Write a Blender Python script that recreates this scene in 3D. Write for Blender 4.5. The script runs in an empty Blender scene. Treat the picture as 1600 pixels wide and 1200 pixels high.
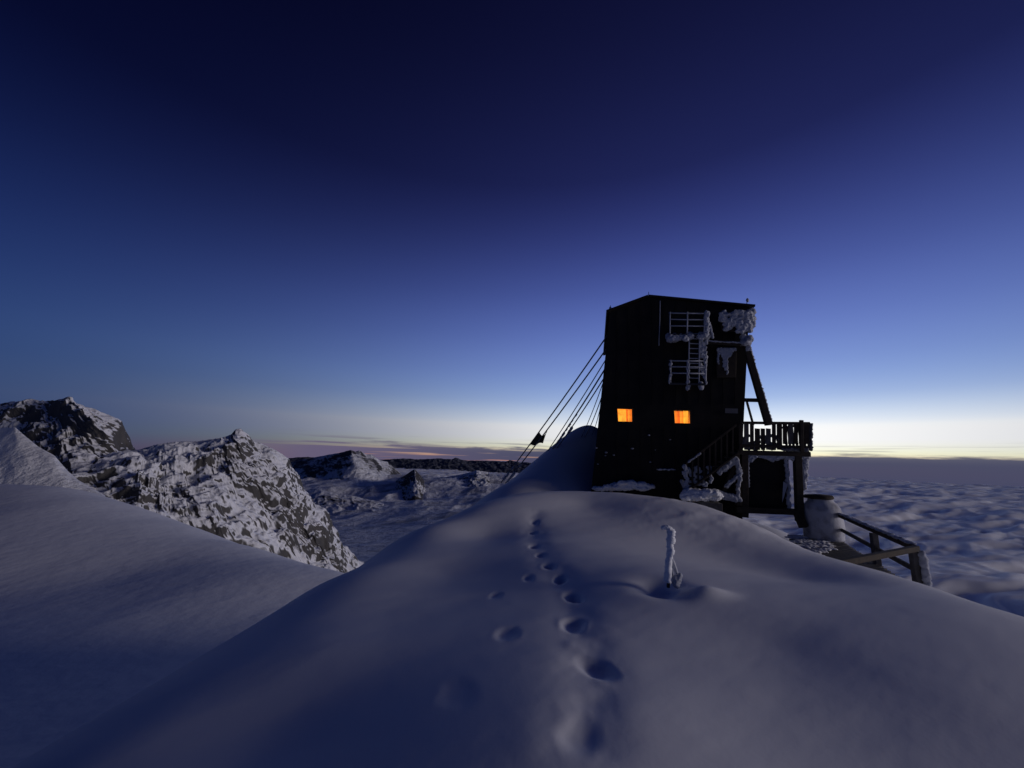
import bpy, bmesh, math, random
import numpy as np
from mathutils import Vector, Matrix
random.seed(7)
S = bpy.context.scene
COL = S.collection

# ------------------------------------------------------------------ camera
F = 620.0                                  # focal length in pixels of the 1600x1200 photograph (ultra wide)
PITCH, ROLL = math.radians(10.3), math.radians(1.7)
EYE = Vector((0, 0, 1.6))
Xv = Vector((1, 0, 0)); Uv = Vector((0, -math.sin(PITCH), math.cos(PITCH))); Fv = Vector((0, math.cos(PITCH), math.sin(PITCH)))
right = Xv*math.cos(ROLL) + Uv*math.sin(ROLL)
up = -Xv*math.sin(ROLL) + Uv*math.cos(ROLL)
cam_d = bpy.data.cameras.new('camera'); cam = bpy.data.objects.new('camera', cam_d); COL.objects.link(cam)
cam_d.sensor_width = 36; cam_d.lens = 36*F/1600; cam_d.clip_start = 0.05; cam_d.clip_end = 300000
M = Matrix((right, up, -Fv)).transposed().to_4x4(); M.translation = EYE
cam.matrix_world = M
S.camera = cam

# ------------------------------------------------------------------ sky (dusk: glow to the right of centre, night behind)
GLOW_AZ = math.radians(29)
w = bpy.data.worlds.new('World'); S.world = w; w.use_nodes = True
nt = w.node_tree; N = nt.nodes; L = nt.links; N.clear()
def wn(t, **k):
    n = N.new(t)
    for a, b in k.items(): setattr(n, a, b)
    return n
def wmath(op, a, b=None, c=None, clamp=False):
    n = wn('ShaderNodeMath', operation=op); n.use_clamp = clamp
    for i, v in enumerate((a, b, c)):
        if v is None: continue
        if isinstance(v, (int, float)): n.inputs[i].default_value = v
        else: L.new(v, n.inputs[i])
    return n.outputs[0]
def wmap(v, a, b, c=0., d=1.):
    n = wn('ShaderNodeMapRange', interpolation_type='SMOOTHSTEP'); n.inputs[1].default_value = a; n.inputs[2].default_value = b
    n.inputs[3].default_value = c; n.inputs[4].default_value = d; L.new(v, n.inputs[0]); return n.outputs[0]
def wmix(f, a, b):
    n = wn('ShaderNodeMix', data_type='RGBA')
    if isinstance(f, (int, float)): n.inputs[0].default_value = f
    else: L.new(f, n.inputs[0])
    for i, v in ((6, a), (7, b)):
        if isinstance(v, tuple): n.inputs[i].default_value = (*v, 1)
        else: L.new(v, n.inputs[i])
    return n.outputs[2]
tc = wn('ShaderNodeTexCoord'); sp = wn('ShaderNodeSeparateXYZ'); L.new(tc.outputs['Generated'], sp.inputs[0])
X, Y, Z = sp.outputs
el = wmath('MULTIPLY', wmath('ARCSINE', Z), 180/math.pi)
az = wmath('ARCTAN2', X, Y)
def ramp(stops):
    r = wn('ShaderNodeValToRGB'); r.color_ramp.interpolation = 'B_SPLINE'; e = r.color_ramp.elements
    for i, (p, c) in enumerate(stops):
        q = e[i] if i < 2 else e.new(0.5)
        q.position = (p+10)/100.0; q.color = (*c, 1)
    L.new(wmath('DIVIDE', wmath('ADD', el, 10), 100), r.inputs[0]); return r.outputs[0]
lit = ramp([(-10, (.035, .042, .085)), (90, (.001, .0012, .009)), (-4, (.08, .07, .10)), (-1.5, (.55, .25, .18)), (0, (1.25, .52, .26)), (1.5, (1.5, 1.08, .78)), (3, (1.4, 1.25, 1.08)),
            (5, (.80, .90, 1.0)), (8, (.32, .46, .78)), (12, (.20, .30, .66)), (17, (.125, .19, .53)), (23, (.066, .100, .35)), (30, (.029, .042, .185)), (37, (.0125, .0165, .088)), (45, (.0048, .0058, .038)), (55, (.002, .0024, .017))])
drk = ramp([(-10, (.018, .023, .05)), (90, (.0007, .0009, .008)), (-2, (.03, .04, .09)), (1, (.026, .05, .13)), (4, (.018, .048, .15)), (9, (.012, .040, .15)),
            (15, (.0075, .025, .115)), (21, (.0045, .014, .080)), (28, (.0020, .0052, .038)), (36, (.0009, .0018, .018)), (45, (.0005, .0008, .009)), (56, (.0003, .0005, .006))])
da = wmath('SUBTRACT', az, GLOW_AZ)
g = wmath('POWER', wmath('MULTIPLY', wmath('ADD', wmath('COSINE', da), 1), .5), wmap(el, 1.0, 12.0, 7.0, 4.3))
sky = wmix(g, drk, lit)
# thin stratus lying along the horizon, part of the sky
cv = wn('ShaderNodeCombineXYZ'); L.new(wmath("MULTIPLY", az, 5.0), cv.inputs[0]); L.new(wmath('MULTIPLY', el, .75), cv.inputs[1])
nz = wn('ShaderNodeTexNoise'); nz.inputs['Scale'].default_value = 1.5; nz.inputs['Detail'].default_value = 6; nz.inputs['Roughness'].default_value = .55
L.new(cv.outputs[0], nz.inputs['Vector'])
cv2 = wn('ShaderNodeCombineXYZ'); L.new(wmath('MULTIPLY', az, 2.2), cv2.inputs[0]); L.new(wmath('MULTIPLY', el, 1.3), cv2.inputs[1]); cv2.inputs[2].default_value = 4.3
nz2 = wn('ShaderNodeTexNoise'); nz2.inputs['Scale'].default_value = 1.6; nz2.inputs['Detail'].default_value = 4
L.new(cv2.outputs[0], nz2.inputs['Vector'])
top = wmath('ADD', 1.25, wmath('MULTIPLY', wmath('SUBTRACT', nz.outputs[0], .5), 2.6))
body = wmap(wmath("SUBTRACT", top, el), -.15, .45)
streak = wmath('MULTIPLY', wmap(nz2.outputs[0], .54, .66), wmap(el, 2.8, 1.5))
gaps = wmath('MULTIPLY', wmap(nz2.outputs[0], .36, .47), 1.0)
leftside = wmap(az, .12, -.02)                                   # the bank breaks up toward the left of the hut
gapm = wmath('SUBTRACT', 1, wmath('MULTIPLY', leftside, wmath('SUBTRACT', 1, gaps)))
cl = wmath('MAXIMUM', wmath('MULTIPLY', body, gapm), wmath('MULTIPLY', streak, .5), clamp=True)
cl = wmath('MULTIPLY', cl, wmap(az, -.64, -.45))
ccol = wmix(wmap(az, .15, -.45), (.055, .064, .125), (.125, .105, .18))
ccol = wmix(wmath('MULTIPLY', g, wmap(el, .2, 2.0, 0, .30)), ccol, (.40, .35, .34))
sky = wmix(wmath('MULTIPLY', cl, .98), sky, ccol)
bg = wn('ShaderNodeBackground'); bg.inputs[1].default_value = 1.0; L.new(sky, bg.inputs[0])
wo = wn('ShaderNodeOutputWorld'); L.new(bg.outputs[0], wo.inputs[0])

# ------------------------------------------------------------------ low soft light from the right (bright part of the twilight / moon)
SUN_AZ, SUN_EL = math.radians(104), math.radians(7.5)
sd = bpy.data.lights.new('sun', 'SUN'); so = bpy.data.objects.new('sun', sd); COL.objects.link(so)
sd.energy = 1.1; sd.angle = math.radians(14); sd.color = (1.0, .90, .90)
so.rotation_euler = Vector((math.sin(SUN_AZ)*math.cos(SUN_EL), math.cos(SUN_AZ)*math.cos(SUN_EL), math.sin(SUN_EL))).to_track_quat('Z', 'Y').to_euler()
so.location = (30, -4, 40)
S.view_settings.view_transform = 'Standard'; S.view_settings.look = 'None'; S.view_settings.exposure = 0; S.view_settings.gamma = 1

# ------------------------------------------------------------------ helpers
def ray(px, py):
    a, b = (px-800)/F, (600-py)/F
    return right*a + up*b + Fv
def P(px, py, Yd):                         # the point on a pixel's ray that lies Yd metres ahead
    d = ray(px, py); return EYE + d*(Yd/d.y)
def vnoise(p, seed=0):
    p = np.asarray(p, float); i = np.floor(p).astype(np.int64); f = p-i; u = f*f*f*(f*(f*6-15)+10)
    def h(dx, dy, dz):
        n = (i[:, 0]+dx)*73856093 ^ (i[:, 1]+dy)*19349663 ^ (i[:, 2]+dz)*83492791 ^ (seed*2654435 + 977)
        n = n & 0xffffffff; n = ((n >> 16) ^ n)*0x45d9f3b & 0xffffffff; n = ((n >> 16) ^ n)*0x45d9f3b & 0xffffffff; n = (n >> 16) ^ n
        return (n & 0xffff)/32767.5-1
    r = 0
    for dx in (0, 1):
        for dy in (0, 1):
            for dz in (0, 1):
                wt = (u[:, 0] if dx else 1-u[:, 0])*(u[:, 1] if dy else 1-u[:, 1])*(u[:, 2] if dz else 1-u[:, 2])
                r = r + wt*h(dx, dy, dz)
    return r
def fbm(p, oct=4, seed=0, rid=False, gain=.5):
    p = np.asarray(p, float); a = 1.; r = np.zeros(len(p)); t = 0
    for o in range(oct):
        n = vnoise(p*(2.03**o)+o*17.3, seed+o)
        if rid: n = 1-2*np.abs(n)
        r += a*n; t += a; a *= gain
    return r/t
def mat(name, col, rough=.8, spec=.3, bump=None, mix=None, emit=None):
    m = bpy.data.materials.new(name); m.use_nodes = True; t = m.node_tree; b = t.nodes['Principled BSDF']
    b.inputs['Base Color'].default_value = (*col, 1); b.inputs['Roughness'].default_value = rough; b.inputs['Specular IOR Level'].default_value = spec
    tcn = t.nodes.new('ShaderNodeTexCoord')
    if mix:                                # (second colour, noise scale, lo, hi)
        n = t.nodes.new('ShaderNodeTexNoise'); n.inputs['Scale'].default_value = mix[1]; n.inputs['Detail'].default_value = 6
        t.links.new(tcn.outputs['Object'], n.inputs['Vector'])
        r = t.nodes.new('ShaderNodeMapRange'); r.inputs[1].default_value = mix[2]; r.inputs[2].default_value = mix[3]; t.links.new(n.outputs[0], r.inputs[0])
        x = t.nodes.new('ShaderNodeMix'); x.data_type = 'RGBA'; x.inputs[6].default_value = (*col, 1); x.inputs[7].default_value = (*mix[0], 1)
        t.links.new(r.outputs[0], x.inputs[0]); t.links.new(x.outputs[2], b.inputs['Base Color'])
    if bump:                               # (scale, strength, distance)
        n2 = t.nodes.new('ShaderNodeTexNoise'); n2.inputs['Scale'].default_value = bump[0]; n2.inputs['Detail'].default_value = 5
        t.links.new(tcn.outputs['Object'], n2.inputs['Vector'])
        bp = t.nodes.new('ShaderNodeBump'); bp.inputs['Strength'].default_value = bump[1]; bp.inputs['Distance'].default_value = bump[2]
        t.links.new(n2.outputs[0], bp.inputs['Height']); t.links.new(bp.outputs[0], b.inputs['Normal'])
    if emit:
        b.inputs['Emission Color'].default_value = (*emit[0], 1); b.inputs['Emission Strength'].default_value = emit[1]
    return m
def rock_snow(name, rock, rock2, scale, lo, hi, nscale, stretch=(1, 1, 1), rot=(0, 0, 0), amt=.5):
    """bare rock where it is steep, snow where it lies flatter, broken up by noise"""
    m = bpy.data.materials.new(name); m.use_nodes = True; t = m.node_tree; b = t.nodes['Principled BSDF']; b.inputs['Roughness'].default_value = .9; b.inputs['Specular IOR Level'].default_value = .15
    tcn = t.nodes.new('ShaderNodeTexCoord'); mp = t.nodes.new('ShaderNodeMapping'); mp.vector_type = 'TEXTURE'; mp.inputs['Scale'].default_value = stretch; mp.inputs['Rotation'].default_value = rot
    t.links.new(tcn.outputs['Object'], mp.inputs[0])
    def noise(sc, det=7, src=None):
        n = t.nodes.new('ShaderNodeTexNoise'); n.inputs['Scale'].default_value = sc; n.inputs['Detail'].default_value = det; n.inputs['Roughness'].default_value = .62
        t.links.new(src or mp.outputs[0], n.inputs['Vector']); return n.outputs[0]
    geo = t.nodes.new('ShaderNodeNewGeometry'); s = t.nodes.new('ShaderNodeSeparateXYZ'); t.links.new(geo.outputs['Normal'], s.inputs[0])
    def mth(op, a, bb):
        n = t.nodes.new('ShaderNodeMath'); n.operation = op
        for i, v in enumerate((a, bb)):
            if isinstance(v, (int, float)): n.inputs[i].default_value = v
            else: t.links.new(v, n.inputs[i])
        return n.outputs[0]
    k = mth('ADD', s.outputs[2], mth('MULTIPLY', mth('SUBTRACT', noise(nscale, 4), .5), amt*2.8))
    k = mth('ADD', k, mth('MULTIPLY', mth('SUBTRACT', noise(nscale*5), .5), amt*.6))
    r = t.nodes.new('ShaderNodeMapRange'); r.inputs[1].default_value = lo; r.inputs[2].default_value = hi; t.links.new(k, r.inputs[0])
    rk = t.nodes.new('ShaderNodeMix'); rk.data_type = 'RGBA'; rk.inputs[6].default_value = (*rock, 1); rk.inputs[7].default_value = (*rock2, 1); t.links.new(noise(scale), rk.inputs[0])
    x = t.nodes.new('ShaderNodeMix'); x.data_type = 'RGBA'; t.links.new(r.outputs[0], x.inputs[0]); t.links.new(rk.outputs[2], x.inputs[6]); x.inputs[7].default_value = (.8, .81, .84, 1)
    t.links.new(x.outputs[2], b.inputs['Base Color'])
    bp = t.nodes.new('ShaderNodeBump'); bp.inputs['Strength'].default_value = .8; bp.inputs['Distance'].default_value = 1.2/nscale*.08; t.links.new(noise(nscale*6), bp.inputs['Height']); t.links.new(bp.outputs[0], b.inputs['Normal'])
    return m
def mesh_obj(name, verts, faces, m, parent=None, smooth=False, kind=None, label=None, cat=None, group=None, origin=None):
    v = np.asarray([tuple(q) for q in verts] if not isinstance(verts, np.ndarray) else verts, float)
    c = np.array(origin, float) if origin is not None else v.mean(0)
    me = bpy.data.meshes.new(name)
    if isinstance(faces, np.ndarray):
        me.vertices.add(len(v)); me.vertices.foreach_set('co', (v-c).astype(np.float32).ravel())
        nf, k = faces.shape; me.loops.add(nf*k); me.polygons.add(nf)
        me.loops.foreach_set('vertex_index', faces.astype(np.int32).ravel()); me.polygons.foreach_set('loop_start', np.arange(0, nf*k, k, dtype=np.int32))
        me.update(calc_edges=True); me.validate()
    else:
        me.from_pydata((v-c).tolist(), [], faces); me.update()
    if smooth: me.polygons.foreach_set('use_smooth', [True]*len(me.polygons))
    me.materials.append(m)
    o = bpy.data.objects.new(name, me); COL.objects.link(o)
    place(o, Vector(c), parent); tag(o, label, cat, group, kind)
    return o
def place(o, wloc, parent):
    if parent: o.parent = parent; o.location = wloc-Vector(parent['_w'])
    else: o.location = wloc
    o['_w'] = tuple(wloc)
def tag(o, label=None, cat=None, group=None, kind=None):
    for k, v in (('label', label), ('category', cat), ('group', group), ('kind', kind)):
        if v: o[k] = v
def thing(name, loc, label, cat, group=None):
    o = bpy.data.objects.new(name, None); COL.objects.link(o); o.empty_display_size = .3; place(o, Vector(loc), None); tag(o, label, cat, group); return o
def grid_faces(nu, nv, wrap=False):
    i = np.arange(nu if wrap else nu-1)[:, None]; j = np.arange(nv-1)[None, :]; i2 = (i+1) % nu
    return np.stack([(i*nv+j), (i2*nv+j), (i2*nv+j+1), (i*nv+j+1)], -1).reshape(-1, 4)
FEATHER = bpy.data.textures.new('feather', 'CLOUDS'); FEATHER.noise_scale = .09; FEATHER.noise_depth = 3
class MB:
    """collects shapes for ONE mesh"""
    def __init__(s): s.v = []; s.f = []
    def add(s, v, f):
        n = len(s.v); s.v += [Vector(q) for q in v]; s.f += [tuple(i+n for i in q) for q in f]; return s
    def hexa(s, a, b):                     # two matching quads -> a solid
        return s.add(list(a)+list(b), [(3, 2, 1, 0), (4, 5, 6, 7), (0, 1, 5, 4), (1, 2, 6, 5), (2, 3, 7, 6), (3, 0, 4, 7)])
    def bar(s, p, q, wd, th=None, upv=(0, 0, 1)):      # squared timber from p to q
        p, q = Vector(p), Vector(q); th = th or wd; d = (q-p).normalized(); sx = d.cross(Vector(upv))
        if sx.length < .05: sx = d.cross(Vector((0, 1, 0)))
        sx.normalize(); sy = sx.cross(d)
        r = lambda c: [c+sx*wd/2*a+sy*th/2*b for a, b in ((-1, -1), (1, -1), (1, 1), (-1, 1))]
        return s.hexa(r(p), r(q))
    def tube(s, pts, rad, n=8, seed=None, rough=0.):
        pts = [Vector(q) for q in pts]; rad = rad if isinstance(rad, (list, tuple)) else [rad]*len(pts); rng = random.Random(seed); V = []; Fc = []
        for i, c in enumerate(pts):
            d = (pts[min(i+1, len(pts)-1)]-pts[max(i-1, 0)]).normalized(); a = d.orthogonal().normalized()
            a = (Vector((1, 0, 0))-d*d.x) if abs(d.x) < .9 else (Vector((0, 1, 0))-d*d.y); a.normalize(); b = d.cross(a)
            for k in range(n):
                rr = rad[i]*(1+rough*(rng.random()-.5)*2); t = 2*math.pi*k/n; V.append(c+a*rr*math.cos(t)+b*rr*math.sin(t))
        for i in range(len(pts)-1):
            for k in range(n): Fc.append((i*n+k, i*n+(k+1) % n, (i+1)*n+(k+1) % n, (i+1)*n+k))
        Fc.append(tuple(range(n-1, -1, -1))); Fc.append(tuple((len(pts)-1)*n+k for k in range(n)))
        return s.add(V, Fc)
    def blob(s, c, r, seed=0, amp=.35):    # knobbly lump; r = (rx, ry, rz)
        bm = bmesh.new(); bmesh.ops.create_icosphere(bm, subdivisions=2, radius=1); c = Vector(c)
        co = np.array([v.co[:] for v in bm.verts]); n = 1+amp*fbm(co*1.7+seed*3.1, 2, seed)
        V = [c+Vector((x*r[0]*k, y*r[1]*k, z*r[2]*k)) for (x, y, z), k in zip(co, n)]; Fc = [tuple(v.index for v in f.verts) for f in bm.faces]; bm.free()
        return s.add(V, Fc)
    def build(s, name, m, parent=None, smooth=False, bevel=0, remesh=0, **k):
        o = mesh_obj(name, s.v, s.f, m, parent, smooth or remesh > 0, **k)
        if bevel: b = o.modifiers.new('bevel', 'BEVEL'); b.width = bevel; b.segments = 2; b.limit_method = 'ANGLE'
        if remesh:
            o['kind'] = 'stuff'
            r = o.modifiers.new('remesh', 'REMESH'); r.mode = 'VOXEL'; r.voxel_size = remesh*.8; r.use_smooth_shade = True
            dm = o.modifiers.new('feather', 'DISPLACE'); dm.texture = FEATHER; dm.strength = remesh*2.6; dm.mid_level = .5; dm.texture_coords = 'LOCAL'
        return o
def tps(ctrl, lam=0.02):
    c = np.array(ctrl, float); xy = c[:, :2]; n = len(c); sc = np.abs(xy).max(); q = xy/sc
    d = np.linalg.norm(q[:, None]-q[None], axis=-1); K = np.where(d > 0, d*d*np.log(np.maximum(d, 1e-12)), 0)+lam*np.eye(n)*1e-3
    Pm = np.c_[np.ones(n), q]; A = np.block([[K, Pm], [Pm.T, np.zeros((3, 3))]]); s = np.linalg.solve(A, np.r_[c[:, 2], 0, 0, 0])
    def f(p):
        p = np.asarray(p, float)/sc; out = np.empty(len(p))
        for k in range(0, len(p), 40000):
            e = p[k:k+40000]; dd = np.linalg.norm(e[:, None]-q[None], axis=-1); out[k:k+40000] = np.where(dd > 0, dd*dd*np.log(np.maximum(dd, 1e-12)), 0)@s[:n]+s[n]+e@s[n+1:]
        return out
    return f

M_SNOW = mat('snow', (.80, .81, .84), .75, .25, bump=(30, .14, .005))
M_SNOWFAR = mat('snow_far', (.80, .81, .84), .85, .2, bump=(.35, .3, .5))
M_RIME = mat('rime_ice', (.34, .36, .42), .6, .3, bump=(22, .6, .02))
M_DARKWOOD = mat('dark_wood', (.035, .028, .022), .8, .2, bump=(14, .4, .01), mix=((.055, .042, .03), 6, .4, .7))
M_WOODGREY = mat('weathered_wood', (.075, .07, .068), .85, .2, bump=(12, .5, .01), mix=((.12, .115, .115), 5, .4, .7))
M_COPPER = mat('dark_copper_cladding', (.012, .010, .009), .7, .2, mix=((.022, .018, .015), 1.2, .4, .7))
M_METAL = mat('dark_metal', (.03, .03, .033), .5, .4)
M_CABLE = mat('steel_cable', (.12, .12, .13), .55, .4)

# ------------------------------------------------------------------ near snow ridge (camera stands on it)
def pt(px, py, Yd): return tuple(P(px, py, Yd))
ctrl = [(0, 0, 0), (0, -3, -.1), (1.2, 1.2, -.02), (-1.2, 1.0, -.06), (2.6, .5, -.15), (-2.3, -.5, -.5), (0, -8, -.6), (6, -3, -.9), (-6, -4, -4.2), (5.0, 1.5, -.4)]
ctrl += [pt(*q) for q in [(905, 1145, 2.35), (930, 1040, 3.1), (895, 970, 3.95), (893, 932, 4.7), (860, 880, 6.0), (835, 842, 7.8), (830, 800, 10.2),
                          (1045, 915, 4.75), (1200, 1010, 3.62), (1400, 1060, 3.12), (1250, 905, 6.5), (1100, 852, 8.4), (1000, 815, 9.7), (1150, 1100, 2.8),
                          (500, 1010, 3.7), (420, 1150, 2.75), (700, 900, 6.0), (760, 840, 8.6), (600, 960, 4.5), (920, 790, 11.4)]]
edgeL = [(60, 1195, 2.75), (130, 1150, 3.0), (350, 1015, 4.2), (535, 901, 6.0), (660, 826, 9.0), (750, 787, 11.2)]
for e in edgeL:
    p = P(*e); ctrl.append(tuple(p)); n = Vector((-.93, .36, 0))
    for d, dz in ((.8, -.42), (2.2, -2.0), (6, -6.6), (14, -16)): ctrl.append((p.x+n.x*d, p.y+n.y*d, p.z+dz))
crest = [(830, 769, 12.6), (900, 767, 13.0), (960, 770, 13.0), (1050, 783, 12.7), (1130, 805, 12.0), (1190, 830, 11.2), (1240, 850, 9.9), (1330, 883, 8.2), (1430, 912, 7.05), (1520, 942, 5.85), (1600, 970, 5.05), (1750, 1020, 4.1)]
for i, e in enumerate(crest):
    p = P(*e); ctrl.append(tuple(p))
    if e[0] < 1000: continue
    n = Vector((.5, .86, 0)) if e[0] < 1200 else Vector((.85, .52, 0))
    for d, dz in ((.7, -.3), (1.6, -.95)): ctrl.append((p.x+n.x*d, p.y+n.y*d, max(p.z+dz, -1.55)))
ctrl += [(-.5, 15.2, -.2), (2, 15.5, -.35), (5, 16, -1.0), (9, 14.5, -1.6), (11.5, 16, -1.75), (10.5, 10.5, -1.9), (8.6, 8.8, -1.65), (13, 19, -1.6), (9, 18.5, -1.5),
         (15, 13, -5), (16, 20, -4.5), (14, 8, -6), (11, 4.5, -5.0), (20, 14, -10), (22, 24, -9), (16, 2, -9), (9, -2, -4.0), (6, 24, .8), (12, 26, -.5), (4, 34, -2), (14, 36, -6)]
for q in [(930, 672, 25), (910, 680, 24.5), (890, 690, 24), (870, 702, 23.4), (850, 715, 22.8), (830, 730, 22.1), (810, 744, 21.4), (790, 756, 20.4), (770, 768, 19.3)]:
    p = P(*q); ctrl.append(tuple(p)); ctrl.append((p.x-1.2, p.y+3.4, p.z-1.8)); ctrl.append((p.x-6, p.y+10, p.z-11))
ctrl += [tuple(P(960, 690, 25.5)), tuple(P(1010, 700, 26)), (-3.0, 17, -2.2), (-7, 20, -7)]
ridge_z = tps(ctrl, .05)
def hit(px, py):                            # where a pixel's ray meets the ridge
    d = ray(px, py); t = np.linspace(1.2, 30, 3000); p = np.array([EYE+d*k for k in t]); z = ridge_z(p[:, :2]); k = np.argmax(p[:, 2] < z); return Vector((p[k, 0], p[k, 1], z[k]))
azs = np.radians(np.concatenate([np.arange(-70, 62, .2), np.arange(62, 290, 4.)])); rs = np.concatenate([[.15, .4, .7], np.geomspace(1.0, 55, 330)])
A, R = np.meshgrid(azs, rs, indexing='ij'); gx, gy = (np.sin(A)*R).ravel(), (np.cos(A)*R).ravel()
xy = np.c_[gx, gy]; z = ridge_z(xy)
far = np.clip((R.ravel()-30)/25, 0, 1); z = np.maximum(z, -60)-far*8
z = z+.009*fbm(np.c_[xy*.55, np.zeros(len(z))], 3, 5)*np.clip(R.ravel()/3, 0, 1)
sast = fbm(np.c_[xy[:, 0]*1.1+xy[:, 1]*.5, xy[:, 1]*2.6-xy[:, 0]*1.2, np.zeros(len(z))], 4, 11)
crust = fbm(np.c_[(xy[:, 0]*.8+xy[:, 1]*.45)*2.2, (xy[:, 1]*.8-xy[:, 0]*.45)*.7, np.zeros(len(z))], 4, 91)
z = z+.004*np.clip(crust, -.1, .6)*np.clip(fbm(np.c_[xy*.35, np.zeros(len(z))], 2, 92)+.35, 0, 1)
z = z+.006*sast+.05*np.clip(sast, 0, 1)*np.exp(-((xy[:, 0]-5.2)/2.2)**2-((xy[:, 1]-10.6)/1.6)**2)
prints = [(905, 1140, .15, .022), (932, 1040, .15, .055), (896, 972, .15, .07), (897, 932, .13, .09), (876, 902, .12, .09), (858, 883, .12, .07), (835, 852, .13, .07), (833, 832, .13, .06), (836, 815, .14, .05), (826, 903, .1, .04), (792, 990, .14, .03), (715, 1085, .16, .012), (775, 930, .1, .025), (845, 866, .12, .05)]
for k, (px, py, r, dep) in enumerate(prints):
    r *= .64; dep *= .62; c = hit(px, py); th = math.radians(18 if k % 2 else -12)
    dx, dy = xy[:, 0]-c.x, xy[:, 1]-c.y; u = dx*math.cos(th)+dy*math.sin(th); v = -dx*math.sin(th)+dy*math.cos(th)
    e = np.sqrt((u/r)**2+(v/(r*1.5))**2); e = e*(1+.18*fbm(np.c_[xy*9, np.zeros(len(z))], 2, k))
    z = z-dep*1.1/(1+np.exp((e-.85)*5.5))+.06*dep*np.exp(-((e-1.4)/.3)**2)
trail = [hit(*q) for q in ((836, 800), (833, 830), (838, 855), (858, 883), (880, 905), (895, 935), (897, 972), (925, 1040), (912, 1140))]
dmin = np.full(len(z), 9.)
for a, b2 in zip(trail, trail[1:]):
    ab = np.array((b2-a)[:2]); t_ = np.clip(((xy-np.array(a[:2]))@ab)/(ab@ab), 0, 1); dmin = np.minimum(dmin, np.linalg.norm(xy-np.array(a[:2])-t_[:, None]*ab, axis=1))
z = z-.022*np.exp(-(dmin/.2)**2)*(1+.8*fbm(np.c_[xy*3.5, np.zeros(len(z))], 3, 77))
stake = hit(1045, 913)
dx, dy = xy[:, 0]-stake.x, xy[:, 1]-stake.y                     # wind scoop in front of the stake, drift on its lee
z = z-.13*np.exp(-((dx+.10)/.24)**2-((dy+.02)/.26)**2)+.07*np.exp(-((dx-.32)/.22)**2-((dy+.22)/.13)**2)
V = np.c_[xy, z]
nA, nR = len(azs), len(rs)
mesh_obj('snow_ridge', V, grid_faces(nA, nR, True), M_SNOW, smooth=True, kind='structure', origin=(0, 0, 0))

# ------------------------------------------------------------------ snow bowl to the left
bc = [pt(*q) for q in [(-300, 740, 190), (0, 756, 150), (100, 762, 146), (200, 789, 138), (290, 822, 124), (340, 842, 116), (380, 851, 110), (470, 880, 98), (545, 900, 88), (640, 930, 74),
                       (0, 850, 95), (0, 1000, 52), (0, 1200, 30), (200, 900, 82), (330, 920, 72), (250, 1050, 44), (430, 960, 62), (520, 940, 70), (-400, 1000, 60), (-300, 850, 110), (300, 1200, 26)]]
for q in [(-300, 740, 190), (0, 756, 150), (200, 789, 138), (380, 851, 110), (545, 900, 88), (640, 930, 74)]:
    p = P(*q); bc += [(p.x-4, p.y+22, p.z-9), (p.x-8, p.y+60, p.z-34)]
bowl_z = tps(bc, .02)
az2 = np.radians(np.arange(-80, 6, .35)); r2 = np.geomspace(14, 300, 260); A, R = np.meshgrid(az2, r2, indexing='ij'); xy = np.c_[(np.sin(A)*R).ravel(), (np.cos(A)*R).ravel()]
z = bowl_z(xy)+.5*fbm(np.c_[xy*.035, np.zeros(len(xy))], 3, 21)
mesh_obj('snow_bowl', np.c_[xy, z], grid_faces(len(az2), len(r2)), M_SNOWFAR, smooth=True, kind='structure', origin=(0, 0, 0))

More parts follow.
